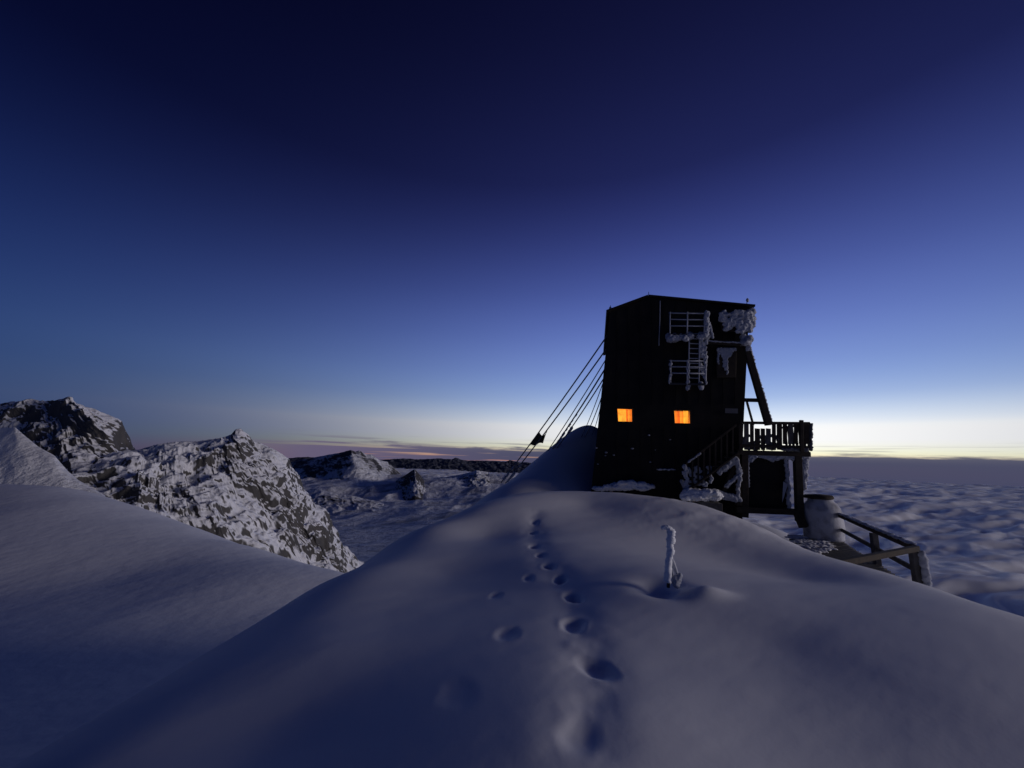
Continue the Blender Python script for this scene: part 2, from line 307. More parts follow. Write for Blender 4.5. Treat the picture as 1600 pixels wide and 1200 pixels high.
# ------------------------------------------------------------------ mountains: ridge line + foot line, front and back slopes, broken relief
def interp(pts, n):
    p = np.array([tuple(q) for q in pts]); d = np.r_[0, np.cumsum(np.linalg.norm(np.diff(p, axis=0), axis=1))]; t = np.linspace(0, d[-1], n)
    return np.stack([np.interp(t, d, p[:, k]) for k in range(3)], 1)
def blur(p, k):
    if k < 1: return p
    q = np.pad(p, ((k, k), (0, 0)), mode='edge'); ker = np.hanning(2*k+1)+1e-6; ker /= ker.sum()
    return np.stack([np.convolve(q[:, c], ker, 'valid') for c in range(3)], 1)
def mountain(name, ridge, foot, m, nu=240, nv=150, amp=6., freq=.03, skew=0., jag=1., seed=1, back=None, bulge=0., lng=3., smooth=False, rib=None, fine=.35):
    Rg = interp([P(*q) for q in ridge], nu); Ft = blur(interp([P(*q) for q in foot], nu), nu//10); E = np.array(EYE)
    v = np.linspace(0, 1, nv)**1.15
    lev = [blur(Rg, int(nu*f)) for f in (0, .02, .05, .10)]; lv = np.clip(v/.45, 0, 1)*3          # the ridge's notches fade out down the face
    rows = []
    for k in range(nv):
        a = min(int(lv[k]), 2); f = lv[k]-a; r = lev[a]*(1-f)+lev[a+1]*f; rows.append(r*(1-v[k])+Ft*v[k])
    pos = np.stack(rows, 1)
    d = pos-E; d[..., 2] = 0; dist = np.linalg.norm(d, axis=-1, keepdims=True); d = d/dist           # pushes out toward the viewer side
    pos = pos-d*bulge*np.sin(np.pi*v)[None, :, None]
    if rib is not None: pos = pos-d*rib(np.linspace(0, 1, nu)[:, None], v[None, :])[..., None]
    q = pos.reshape(-1, 3); dd = d.reshape(-1, 3); side = np.cross(dd.mean(0)/np.linalg.norm(dd.mean(0)), (0, 0, 1)); s = q@side; hgt = q[:, 2]
    c1 = np.c_[(s+skew*hgt)*freq, (hgt-skew*s*.3)*freq/lng, (q*dd).sum(1)*freq*.35]
    c1 = c1+.35*np.c_[vnoise(c1*1.3, seed+70), vnoise(c1*1.3+9, seed+71), np.zeros(len(c1))]
    n = fbm(c1, 4, seed, rid=True, gain=.5)*(1-fine)+fbm(c1*np.array([3.4, 4.2, 3.0])+5, 5, seed+9, rid=True, gain=.6)*fine
    edge = (.10*jag+(1-.10*jag)*np.clip(v/.16, 0, 1)**.8)[None, :].repeat(nu, 0).ravel()
    q = q-dd*(n*amp*edge)[:, None]; q[:, 2] += (n*.3+.25*fbm(q*freq*5, 3, seed+20))*amp*(edge*.8+.2*jag)
    q = q.reshape(nu, nv, 3); bk = back or 1.0
    b1 = q[:, :1]+d[:, :1]*np.linalg.norm(Rg-Ft, axis=1)[:, None, None]*.7*bk; b1[..., 2] -= np.abs(Rg[:, 2]-Ft[:, 2])[:, None]*.8+amp
    nb = 12; tb = np.linspace(1, 0, nb, endpoint=False)[None, :, None]; bpos = q[:, :1]*(1-tb)+b1*tb
    allp = np.concatenate([bpos, q], 1)
    return mesh_obj(name, allp.reshape(-1, 3), grid_faces(nu, nv+nb), m, smooth=smooth, kind='structure')
MR1 = rock_snow('rock_and_snow', (.05, .048, .046), (.12, .115, .112), .12, .54, .66, .030, (4.0, 1.6, 1), (0, .75, 0), .36)
MR0 = rock_snow('dark_rock_and_snow', (.022, .02, .018), (.06, .055, .05), .15, .62, .82, .07, (1, 1, .6), (0, .3, 0), .30)
MR2 = rock_snow('far_rock_and_snow', (.035, .035, .04), (.08, .075, .075), .006, .76, .92, .0025, (1, 1, .6), (0, 0, 0), .35)
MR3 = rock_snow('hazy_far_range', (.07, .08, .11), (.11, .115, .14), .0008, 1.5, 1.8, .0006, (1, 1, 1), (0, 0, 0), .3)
mountain('rock_mountain', [(120, 716, 244), (180, 711, 248), (205, 707, 250), (222, 704, 252), (262, 698, 256), (300, 693, 262), (335, 689, 270), (360, 683, 276), (368, 676, 278), (376, 674, 280), (384, 679, 282), (400, 690, 286), (412, 696, 289), (425, 702, 292), (440, 712, 295), (450, 719, 298), (456, 733, 301), (468, 748, 304), (474, 764, 306), (486, 778, 308), (492, 790, 310), (506, 797, 312), (514, 806, 314), (519, 824, 316), (530, 838, 318), (534, 852, 320), (548, 866, 322), (572, 889, 326)],
         [(60, 815, 156), (150, 830, 160), (230, 850, 162), (300, 870, 170), (400, 905, 186), (500, 930, 210), (575, 925, 245)], MR1, 560, 340, 18., .021, .85, 2.2, 3, bulge=4, lng=3.6, fine=.22)
def rib0(u, v): return 26*np.exp(-((u-(.60+.14*v))/.16)**2)
mountain('dark_rock_peak', [(-160, 680, 330), (-60, 645, 315), (-10, 634, 305), (28, 628, 298), (75, 631, 292), (112, 630, 285), (132, 640, 280), (150, 644, 278), (172, 655, 280), (190, 661, 284), (203, 684, 290), (214, 708, 296), (232, 760, 300), (250, 815, 300)],
         [(-160, 800, 215), (0, 800, 205), (120, 805, 200), (180, 815, 205), (265, 850, 225)], MR1, 380, 240, 15., .022, .5, 2.0, 8, lng=3, rib=rib0, fine=.2)
mountain('snow_spur', [(-160, 668, 205), (-50, 664, 192), (0, 668, 184), (24, 668, 180), (40, 682, 177), (60, 698, 174), (85, 712, 171), (105, 735, 168), (122, 750, 165), (165, 775, 160)],
         [(-160, 790, 150), (0, 790, 150), (60, 790, 149), (170, 795, 148)], rock_snow('spur_snow', (.05, .046, .042), (.1, .095, .09), .12, .12, .3, .05, (1, 1, 1), (0, 0, 0), .3), 160, 90, 2.2, .035, .3, .5, 14, back=.5, smooth=True)
# the glacier basin and the range in the middle distance
gc = [pt(*q) for q in [(545, 900, 330), (575, 868, 900), (560, 826, 1900), (640, 816, 1950), (700, 792, 2600), (760, 768, 3400), (810, 752, 4300), (480, 800, 2700), (450, 765, 3700), (900, 770, 3500), (640, 880, 700), (760, 860, 800)]]
gl_z = tps(gc+[(-3000, 9000, -900), (2500, 9000, -1000), (-4000, 3000, -300), (2500, 2500, -900)], .02)
az3 = np.radians(np.arange(-48, 24, .18)); r3 = np.geomspace(330, 9000, 260); A, R = np.meshgrid(az3, r3, indexing='ij'); xy = np.c_[(np.sin(A)*R).ravel(), (np.cos(A)*R).ravel()]
rr = R.ravel(); z = gl_z(xy)+np.clip((rr-1500)/3000, 0, 1)*80*fbm(np.c_[xy*.0016, np.zeros(len(xy))], 5, 33, rid=True)+rr*.004*fbm(np.c_[xy*.006, np.zeros(len(xy))], 3, 35)
mesh_obj('glacier_basin', np.c_[xy, z], grid_faces(len(az3), len(r3)), rock_snow('basin_rock_and_snow', (.03, .03, .034), (.06, .058, .06), .006, .72, .95, .0022, (1, 1, .6), (0, 0, 0), .32), smooth=True, kind='structure', origin=(0, 0, 0))
mountain('snowy_peak', [(400, 735, 5900), (455, 722, 5600), (500, 713, 5350), (530, 708, 5150), (548, 703, 5000), (555, 706, 5060), (562, 704, 5120), (572, 711, 5220), (580, 710, 5300), (592, 719, 5420), (606, 722, 5560), (622, 737, 5700), (640, 752, 5850)],
         [(400, 830, 3900), (480, 835, 3300), (560, 818, 3000), (610, 800, 3500), (650, 780, 4200)], MR2, 300, 160, 65, .0022, .5, .8, 41, bulge=-100, lng=1.8, fine=.25)
mountain('rock_horn', [(618, 752, 4000), (634, 742, 3900), (643, 736, 3800), (648, 733, 3780), (656, 741, 3850), (662, 750, 3950), (680, 762, 4100)], [(600, 800, 3000), (650, 795, 2850), (690, 785, 3200)], MR2, 140, 90, 60, .005, .3, .6, 44)
mountain('rounded_hill', [(655, 765, 4500), (675, 748, 4480), (700, 745, 4450), (722, 741, 4400), (745, 735, 4400), (762, 738, 4480), (770, 750, 4560), (800, 764, 4700), (840, 775, 4800)], [(650, 800, 3100), (720, 795, 3000), (780, 785, 3100), (840, 790, 3300)], MR2, 180, 100, 90, .0035, .3, .6, 47)
mountain('dark_ridge', [(400, 770, 3300), (450, 768, 3200), (500, 766, 3080), (545, 774, 2980), (590, 784, 2880), (640, 796, 2780), (680, 806, 2700)], [(400, 832, 2300), (500, 830, 2250), (600, 822, 2250), (690, 818, 2400)], MR2, 220, 80, 45, .005, .4, 1.2, 57)
mountain('dark_ridge', [(540, 752, 4700), (590, 752, 4500), (630, 757, 4350), (680, 764, 4250), (720, 768, 4150), (770, 772, 4100), (800, 778, 4100)], [(540, 790, 3700), (640, 790, 3500), (800, 795, 3500)], MR2, 220, 70, 60, .004, .4, 1.2, 59)
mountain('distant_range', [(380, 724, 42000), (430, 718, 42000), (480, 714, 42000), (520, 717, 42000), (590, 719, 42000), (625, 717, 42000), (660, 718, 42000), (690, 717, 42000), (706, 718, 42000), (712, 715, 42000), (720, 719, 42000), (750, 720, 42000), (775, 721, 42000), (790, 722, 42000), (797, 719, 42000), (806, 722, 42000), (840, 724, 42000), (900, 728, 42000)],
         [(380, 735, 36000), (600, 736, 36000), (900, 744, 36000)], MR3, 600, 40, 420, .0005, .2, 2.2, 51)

# ------------------------------------------------------------------ sea of clouds
az4 = np.radians(np.concatenate([np.arange(-50, 62, .22), np.arange(62, 310, 6.)])); r4 = np.geomspace(2600, 62000, 420); A, R = np.meshgrid(az4, r4, indexing='ij'); xy = np.c_[(np.sin(A)*R).ravel(), (np.cos(A)*R).ravel()]
rr4 = R.ravel(); cx, cy = xy[:, 0]*.88+xy[:, 1]*.47, -xy[:, 0]*.47+xy[:, 1]*.88
cx = cx+350*fbm(np.c_[xy*.0006, np.zeros(len(xy))], 3, 61); cy = cy+350*fbm(np.c_[xy*.0006, np.ones(len(xy))], 3, 62)
wv = fbm(np.c_[cx*.0004, cy*.0017, np.zeros(len(xy))], 5, 63, gain=.45); puff = 1-np.abs(fbm(np.c_[cx*.0006, cy*.0024, np.ones(len(xy))], 4, 64, gain=.5))*2
swell = fbm(np.c_[xy*.00016, np.zeros(len(xy))], 3, 65)
fine_ = fbm(np.c_[cx*.0008, cy*.0058, np.zeros(len(xy))], 3, 66)
z = -1500+170*wv+60*puff+120*swell+34*fine_*np.clip(1.6-rr4/12000, 0, 1)
M_CLOUD = mat('cloud', (.95, .95, .96), .6, .4); cb = M_CLOUD.node_tree.nodes['Principled BSDF']; cb.inputs['Subsurface Weight'].default_value = 1; cb.inputs['Subsurface Radius'].default_value = (1, 1, 1); cb.inputs['Subsurface Scale'].default_value = 160
t = M_CLOUD.node_tree; b = t.nodes['Principled BSDF']; tr = t.nodes.new('ShaderNodeBsdfTranslucent'); tr.inputs[0].default_value = (.86, .87, .9, 1); ms = t.nodes.new('ShaderNodeMixShader'); ms.inputs[0].default_value = .0
t.links.new(b.outputs[0], ms.inputs[1]); t.links.new(tr.outputs[0], ms.inputs[2]); t.links.new(ms.outputs[0], t.nodes['Material Output'].inputs[0])
mesh_obj('sea_of_clouds', np.c_[xy, z], grid_faces(len(az4), len(r4), True), M_CLOUD, smooth=True, kind='stuff', label='rolling sea of clouds spreading to the horizon below the hut', origin=(0, 0, 0))

# ------------------------------------------------------------------ the hut
HA = math.radians(12); HN = Vector((-math.sin(HA), -math.cos(HA), 0)); HR = Vector((math.cos(HA), -math.sin(HA), 0)); ZZ = Vector((0, 0, 1)); H0 = P(940, 640, 19.0)
def H(px, py, off=0.):                      # pixel -> point on the hut's front wall (or off metres in front of it)
    d = ray(px, py); p0 = H0+HN*off; return EYE+d*((p0-EYE).dot(HN)/d.dot(HN))
hb = H(1040, 800); hb.z = -2.0
hut = thing('mountain_hut', hb, 'tall dark alpine hut with two glowing orange windows standing on the snow ridge', 'hut')
front = [H(953, 487), H(1013, 465), H(1171, 480), H(1160, 700), H(1160, 860), H(914, 860)]
DEP = 8.5
def backpt(p):                              # same outline at the back, walls leaning in a little
    return p-HN*DEP+HR*.15
wall = MB(); n = len(front); wall.add(front+[backpt(p) for p in front], [tuple(range(n))]+[tuple(range(2*n-1, n-1, -1))]+[(i, n+i, n+(i+1) % n, (i+1) % n) for i in range(n)])
wall_o = wall.build('wall', M_COPPER, hut)
for i in range(2):                          # roof planes with a small overhang
    a, b2 = front[i], front[i+1]; d = (b2-a).normalized(); nrm = d.cross(HN); nrm = nrm if nrm.z > 0 else -nrm
    a2 = a-d*(.16 if i == 0 else 0)+HN*.14; c2 = b2+d*(.20 if i == 1 else 0)+HN*.14
    q = [a2, c2, c2-HN*(DEP+.3), a2-HN*(DEP+.3)]
    MB().hexa([p+nrm*.003 for p in q], [p+nrm*.11 for p in q]).build('roof_panel', M_COPPER, hut, bevel=.01)
for k in range(1, 12):                      # upright seams of the sheet cladding, clipped to the gable
    px = 945+k*18.5
    if abs(px-1031) < 6: continue
    ty = (487+(px-953)*(465-487)/60 if px < 1013 else 465+(px-1013)*15/158)+3
    for y0, y1 in ((max(ty, 490 if px < 953 else ty), 632), (668, 850)):
        if px < 953: y0 = 560
        MB().bar(H(px, y0, .012), H(px, y1, .012), .035, .03, HN).build('cladding_seam', M_COPPER, hut)
for px, py, hh, fl in ((954, 486, 9, 0), (1013.5, 464, 8, 0), (1167, 479, 12, 1)):   # lightning rods on the roof line
    o = MB().tube([H(px, py+1, -.1), H(px, py-hh, -.1)], [.022, .012], 6).build('lightning_rod', M_METAL, hut)
    if fl or px < 960:
        mb = MB(); c = H(px+(1 if fl else -.3), py-hh+(2 if fl else 5), -.1); mb.blob(c, (.07, .05, .1), 3); mb.build('rime_lump', M_RIME, o, smooth=True)
MB().tube([H(1031.5, 470, .05), H(1031, 500, .05), H(1029.5, 540, .05)], .022, 6).build('conductor_cable', M_RIME, hut)
# windows: frame, pane, lit boarded room behind
def emis(name, col, s):
    m = mat(name, (.5, .25, .08), .7, .1, emit=(col, s)); t = m.node_tree; b = t.nodes['Principled BSDF']
    n = t.nodes.new('ShaderNodeTexNoise'); n.inputs['Scale'].default_value = 5; tcn = t.nodes.new('ShaderNodeTexCoord'); t.links.new(tcn.outputs['Object'], n.inputs['Vector'])
    r = t.nodes.new('ShaderNodeMapRange'); r.inputs[1].default_value = .3; r.inputs[2].default_value = .7; r.inputs[3].default_value = s*.65; r.inputs[4].default_value = s*1.2
    t.links.new(n.outputs[0], r.inputs[0]); t.links.new(r.outputs[0], b.inputs['Emission Strength']); return m
E_BOARD = [emis('lamplit_board_%s' % k, c, 1.0) for k, c in (('amber', (1.0, .22, .010)), ('gold', (1.0, .33, .02)), ('rust', (.85, .13, .006)))]
E_CURT = emis('lamplit_curtain', (1.0, .40, .028), 1.15); E_SIDE = emis('lamplit_reveal', (1.0, .25, .03), .95)
glass = mat('window_glass', (1, 1, 1), .02, .5); glass.node_tree.nodes['Principled BSDF'].inputs['Transmission Weight'].default_value = 1.0
cut = MB()
for wi, (x0, x1, y0, y1, yt) in enumerate(((964.8, 988, 638.6, 658.4, .9), (1053.3, 1078, 640.8, 661, .9))):
    tl, tr_, br, bl = H(x0, y0), H(x1, y0+yt), H(x1+.5, y1+yt*.6), H(x0+1.2, y1)
    D = -.32
    q = [tl, tr_, br, bl]; cut.hexa([p+HN*.3 for p in q], [p+HN*(D-.05) for p in q])
    fr = MB(); c = sum(q, Vector())/4
    for a, b2 in zip(q, q[1:]+q[:1]):
        o1, o2 = a+(a-c).normalized()*.075, b2+(b2-c).normalized()*.075; fr.hexa([a+HN*.03, b2+HN*.03, o2+HN*.03, o1+HN*.03], [a-HN*.06, b2-HN*.06, o2-HN*.06, o1-HN*.06])
    win = fr.build('window', M_DARKWOOD, hut, label='small square window glowing orange' if wi == 0 else 'small square window glowing orange, nearer the balcony')
    MB().hexa([p-HN*.07 for p in q], [p-HN*.078 for p in q]).build('pane', glass, win)
    for k in range(7):                      # boards of the lit room wall seen through the pane
        f0, f1 = k/7+.004, (k+1)/7-.004; lerp = lambda a, b2, f: a+(b2-a)*f
        bq = [lerp(tl, tr_, f0), lerp(tl, tr_, f1), lerp(bl, br, f1), lerp(bl, br, f0)]
        MB().hexa([p+HN*(D+.02) for p in bq], [p+HN*D for p in bq]).build('board', E_BOARD[(k*2+wi) % 3], win)
    rv = MB()
    for a, b2 in zip(q, q[1:]+q[:1]):
        o1, o2 = a+(a-c).normalized()*.02, b2+(b2-c).normalized()*.02; rv.hexa([a-HN*.085, b2-HN*.085, o2-HN*.085, o1-HN*.085], [a+HN*D, b2+HN*D, o2+HN*D, o1+HN*D])
    rv.build('reveal', E_SIDE, win)
    f0, f1 = ((.03, .58), (.62, .93))[wi]; cu = MB(); nn = 14; V = []
    for k in range(nn+1):
        f = f0+(f1-f0)*k/nn; wob = .018*math.sin(k*1.9); V += [lerp(tl, tr_, f)+HN*(-.16+wob), lerp(bl, br, f if wi == 0 else f0+(f-f0)*(.25+.75*.5))+HN*(-.16+wob)]
    cu.add(V, [(2*k, 2*k+2, 2*k+3, 2*k+1) for k in range(nn)]); co = cu.build('curtain', E_CURT, win, smooth=True); sm = co.modifiers.new('t', 'SOLIDIFY'); sm.thickness = .006
cutter = cut.build('cutter', M_COPPER)
bm_ = wall_o.modifiers.new('openings', 'BOOLEAN'); bm_.object = cutter; bm_.operation = 'DIFFERENCE'; bm_.solver = 'EXACT'
dg = bpy.context.evaluated_depsgraph_get(); me = bpy.data.meshes.new_from_object(wall_o.evaluated_get(dg)); wall_o.modifiers.clear(); wall_o.data = me; bpy.data.objects.remove(cutter)
# fire escape: two landings with railings and a ladder between them, coated in rime
def esc(name, xa, xb, yt, yb, rails, posts, parent=hut, off=.95, slab=True):
    sl = MB().hexa([H(xa, yb, .0), H(xb, yb+1, .0), H(xb, yb+1, off), H(xa, yb, off)], [p-ZZ*.09 for p in (H(xa, yb, .0), H(xb, yb+1, .0), H(xb, yb+1, off), H(xa, yb, off))]).build(name, M_METAL, parent, bevel=.01)
    for ry in rails: MB().tube([H(xa, ry, off), H((xa+xb)/2, ry+.4, off), H(xb, ry+.6, off)], .03, 6, seed=int(ry), rough=.25).build('rail', M_RIME, sl, smooth=True)
    for pxx in posts: MB().tube([H(pxx, yt-.5, off), H(pxx-.3, yb, off)], .035, 6, seed=int(pxx), rough=.3).build('post', M_RIME, sl, smooth=True)
    for ry in rails[:1]: MB().tube([H(xa, ry, off), H(xa-1, ry, .02)], .025, 6).build('side_rail', M_RIME, sl)
    return sl
up_l = esc('upper_landing', 1046, 1103, 488, 521, (489, 499, 509), (1047, 1074, 1101))
lo_l = esc('lower_landing', 1047, 1103, 563, 598, (563.5, 573, 583), (1048, 1074, 1103))
mb = MB()
for k in range(46):                         # rime hanging under the upper landing and on its right post
    px = random.uniform(1043, 1106); mb.blob(H(px, 523+random.random()*4+(3 if px < 1075 else 0), random.uniform(.3, 1.0)), (.10+.08*random.random(), .1, .10+.12*random.random()), k)
for k in range(26): mb.blob(H(1103+random.uniform(-2, 3.5), 488+k*1.5, .95), (.07, .08, .1), 60+k)
for k in range(10): mb.blob(H(1107+k*.75, 500+k*2.9, .9), (.055, .06, .09), 90+k)
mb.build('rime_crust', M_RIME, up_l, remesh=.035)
mb = MB()
for k in range(34): mb.blob(H(random.choice((1047, 1075, 1102))+random.uniform(-2, 2), random.uniform(565, 600), .95), (.045, .05, .09), 120+k)
for k in range(12): mb.blob(H((1076, 1096)[k % 2]+random.uniform(-2, 2), 599+random.random()*7, .8), (.09, .09, .14), 160+k)
mb.build('rime_crust', M_RIME, lo_l, remesh=.03)
lad = MB().bar(H(1077, 524, .8), H(1075.5, 600, .8), .07, .05).build('ladder', M_RIME, hut, bevel=.01)
MB().bar(H(1093, 524, .8), H(1092, 600, .8), .07, .05).build('stile', M_RIME, lad, bevel=.01)
for k in range(9): MB().tube([H(1077, 529+k*7.7, .8), H(1092.5, 529.5+k*7.7, .8)], .022, 6, seed=k, rough=.25).build('rung', M_RIME, lad)
mb = MB()
for k in range(40): mb.blob(H(random.uniform(1094, 1104), random.uniform(526, 585), .7), (.07, .08, .12), 200+k)
mb.build('rime_crust', M_RIME, lad, remesh=.035)
# rime-laden corner: projecting box under the eave, beam, iced panel
bx = MB().hexa([H(1124, 488, .0), H(1168, 490, .0), H(1166, 520, .0), H(1126, 517, .0)], [H(1125, 489, .7), H(1170, 491, .7), H(1168, 519, .7), H(1127, 517, .7)]).build('corner_box', M_DARKWOOD, hut, bevel=.02)
mb = MB(); rng = random.Random(5)
for k in range(120):
    u, v = rng.random(), rng.random(); px = 1126+48*u; py = 488+31*v
    if v > .62 and u < .55 and rng.random() < .75: continue
    if v < .4 and .12 < u < .4 and rng.random() < .8: continue
    mb.blob(H(px, py, .74+.1*rng.random()), (.08+.08*rng.random(), .10, .07+.09*rng.random()), 300+k)
for k in range(26): mb.blob(H(1170+rng.random()*8-k*.1, 486+k*1.0, .6), (.14, .2, .12), 450+k)
for k in range(26): mb.blob(H(1160+rng.random()*14, 525+rng.random()*12, .5+.3*rng.random()), (.12, .15, .10), 480+k)
for k in range(7): mb.blob(H(1166+k*1.2, 541+rng.random()*5, .55), (.03, .05, .15), 520+k)
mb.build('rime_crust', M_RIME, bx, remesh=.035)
MB().bar(H(1098, 534, .55), H(1166, 537, .55), .16, .18).build('beam', M_DARKWOOD, hut, bevel=.015)
mb = MB()
for k in range(30): mb.blob(H(1103+k*1.9, 532.5+k*.1+rng.random(), .6), (.07, .08, .035), 540+k)
mb.build('rime_ridge', M_RIME, hut, remesh=.03)
pn = MB().hexa([H(1119, 543, .0), H(1151, 544, .0), H(1150, 590, .0), H(1120, 590, .0)], [H(1119, 543, .3), H(1151, 544, .3), H(1150, 590, .3), H(1120, 590, .3)]).build('shutter_box', M_DARKWOOD, hut, bevel=.015)
mb = MB()
for cx_, ln, wd in ((1122, 24, 1.5), (1127, 14, 3), (1132, 34, 3.2), (1136, 40, 1.8), (1141, 14, 3.), (1146, 6, 3), (1149, 4, 2)):
    for k in range(int(ln/1.6)): mb.blob(H(cx_+rng.uniform(-.5, .5)*wd, 545+k*1.6, .33), (.028*wd*(1-.7*k*1.6/ln)+.02, .05, .06), 600+k+int(cx_))
mb.build('rime_icicles', M_RIME, pn, remesh=.028)
# the raking prop that carries the corner down to the balcony
st = MB().bar(H(1163, 533, .35), H(1201, 664, 1.0), .25, .24, HN).build('raking_prop', M_DARKWOOD, hut, bevel=.02)
mb = MB()
for k in range(40):
    f = k/40; mb.blob(H(1163+38*f+4.8, 533+131*f, .35+.65*f), (.05+.04*rng.random(), .08, .09), 700+k)
mb.build('rime_crust', M_RIME, st, remesh=.03)
MB().bar(H(1163, 625, .3), H(1188, 625.5, .75), .13, .16).build('tie_beam', M_DARKWOOD, hut, bevel=.01)
MB().bar(H(1167, 628, .25), H(1177, 664, .6), .07, .07).build('thin_brace', M_DARKWOOD, hut)
MB().hexa([H(1133, 638, .02), H(1153, 638.5, .02), H(1153, 646, .02), H(1133, 645.5, .02)], [H(1133, 638, .05), H(1153, 638.5, .05), H(1153, 646, .05), H(1133, 645.5, .05)]).build('plate', mat('grey_plate', (.14, .14, .15), .6, .3), hut)
# balcony on the right
BO = 1.0
bal = MB().hexa([H(1152, 703, BO), H(1267, 706, BO), H(1267, 706, BO)-HN*2.4, H(1152, 703, BO)-HN*2.4], [p-ZZ*.2 for p in (H(1152, 703, BO), H(1267, 706, BO), H(1267, 706, BO)-HN*2.4, H(1152, 703, BO)-HN*2.4)]).build('balcony_floor', M_DARKWOOD, hut, bevel=.02)
MB().bar(H(1156, 660.5, BO), H(1265, 661.5, BO), .12, .11).build('top_rail', M_DARKWOOD, bal, bevel=.015)
MB().bar(H(1156, 696, BO-.02), H(1265, 699, BO-.02), .07, .12).build('bottom_rail', M_DARKWOOD, bal, bevel=.01)
for a in (1265,):
    MB().bar(H(a, 661.5, BO)-HN*.05, H(a, 661.5, BO)-HN*2.4, .11, .10).build('side_rail', M_DARKWOOD, bal, bevel=.015)
gaps_x = (1181.5, 1187.5, 1195, 1219.5, 1229, 1248.5)
xs = [1157.5+k*8.6 for k in range(13)]
for k, x in enumerate(xs):                  # pierced boards of the parapet
    wd = (.165, .185, .15, .20)[k % 4]; yt_ = 669.5 if 1176 < x < 1204 else 662.5
    if x > 1262: continue
    lowgap = x > 1222
    MB().bar(H(x, yt_, BO-.05), H(x+.3, 694 if lowgap else 703, BO-.05), wd, .035, HN).build('parapet_board', M_WOODGREY if k % 4 == 1 else M_DARKWOOD, bal, bevel=.008)
for k in range(7):
    b0 = H(1264.5, 662.5, BO)-HN*(.2+k*.33); b1 = Vector((b0.x, b0.y, H(1264.5, 704, BO).z)); MB().bar(b0, b1, .2, .035, HR).build('parapet_board', M_WOODGREY, bal, bevel=.008)
MB().bar(H(1252, 656.5, BO+.06), H(1252.5, 706, BO+.06), .13, .13, HN).build('corner_post', M_DARKWOOD, bal, bevel=.015)
mb = MB()
for k in range(60):
    x = rng.uniform(1158, 1216); v = rng.random(); mb.blob(H(x, 680+22*v**.7, BO-.09), (.08, .05, .08), 800+k)
for k in range(22): mb.blob(H(rng.uniform(1222, 1262), 701+rng.random()*3, BO), (.10, .07, .06), 900+k)
for k in range(18): mb.blob(H(1266+rng.random()*1.5, 664+k*2.2, BO-.05), (.05, .1, .09), 930+k)
mb.build('ice_infill', mat('dark_ice', (.10, .105, .12), .5, .4), bal, remesh=.035)
mb = MB()
for k in range(90):
    x = rng.uniform(1162, 1262); sag = 8*abs(math.sin(x*.09))+4; mb.blob(H(x, 708+rng.random()*sag, BO-.15), (.10, .09, .09), 1000+k)
for k in range(40): mb.blob(H(1254+rng.uniform(-3, 9)*(1-k/52), 709+k*1.35, BO-.3), (.12, .12, .12), 1100+k)
for k in range(30): mb.blob(H(1168+rng.uniform(-2, 2), 712+k*1.6, BO-.15), (.05, .06, .09), 1150+k)
for k in range(46): mb.blob(H(1229+k*.08+rng.uniform(-2.2, 2.2), 714+k*1.75, BO-.2), (.06, .06, .09), 1190+k)
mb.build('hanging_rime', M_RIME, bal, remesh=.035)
for xa, xb, yb in ((1245.5, 1249.5, 815), (1162.5, 1163, 808)):
    MB().bar(H(xa, 709, BO-.15), H(xb, yb, BO-.15), .26, .26, HN).build('balcony_post', M_DARKWOOD, hut, bevel=.02)
MB().bar(H(1246, 800, BO-.1), H(1256, 824, BO+.1), .28, .26, HN).build('post_foot', M_DARKWOOD, hut, bevel=.02)
MB().hexa([H(1165, 714, .6), H(1232, 716, .6), H(1234, 800, .6), H(1165, 798, .6)], [p-HN*2.2 for p in (H(1165, 714, .6), H(1232, 716, .6), H(1234, 800, .6), H(1165, 798, .6))]).build('lower_store', M_COPPER, hut)
MB().bar(H(1150, 796, BO-.1), H(1248, 800, BO-.1), .22, .24).build('ground_beam', M_DARKWOOD, hut, bevel=.02)
MB().add([H(1224, 752, .9), H(1231, 757, .9), H(1222, 786, .9), H(1224, 752, .86), H(1231, 757, .86), H(1222, 786, .86)], [(0, 1, 2), (5, 4, 3), (0, 3, 4, 1), (1, 4, 5, 2), (2, 5, 3, 0)]).build('ice_plate', M_RIME, hut)
mb = MB()
for a, b2, r in (((1125, 738), (1150, 716), .13), ((1150, 716), (1156, 740), .1), ((1156, 740), (1135, 760), .08), ((1156, 740), (1152, 778), .07), ((1112, 772), (1156, 781), .13), ((1066, 752), (1074, 772), .08), ((1122, 770), (1148, 778), .13)):
    for k in range(14):
        f = k/13; mb.blob(H(a[0]+(b2[0]-a[0])*f+rng.uniform(-1.2, 1.2), a[1]+(b2[1]-a[1])*f+rng.uniform(-1.2, 1.2), 1.15), (r*(.7+.6*rng.random()), .1, r*.9), 1300+k)
mb.build('rime_on_braces', M_RIME, hut, remesh=.035)
MB().bar(H(1152, 716, 1.0), H(1128, 776, 1.0), .16, .14, HN).build('stair_brace', M_DARKWOOD, hut, bevel=.015)
MB().bar(H(1150, 708, 1.0), H(1154, 790, 1.0), .2, .2, HN).build('stair_post', M_DARKWOOD, hut, bevel=.015)
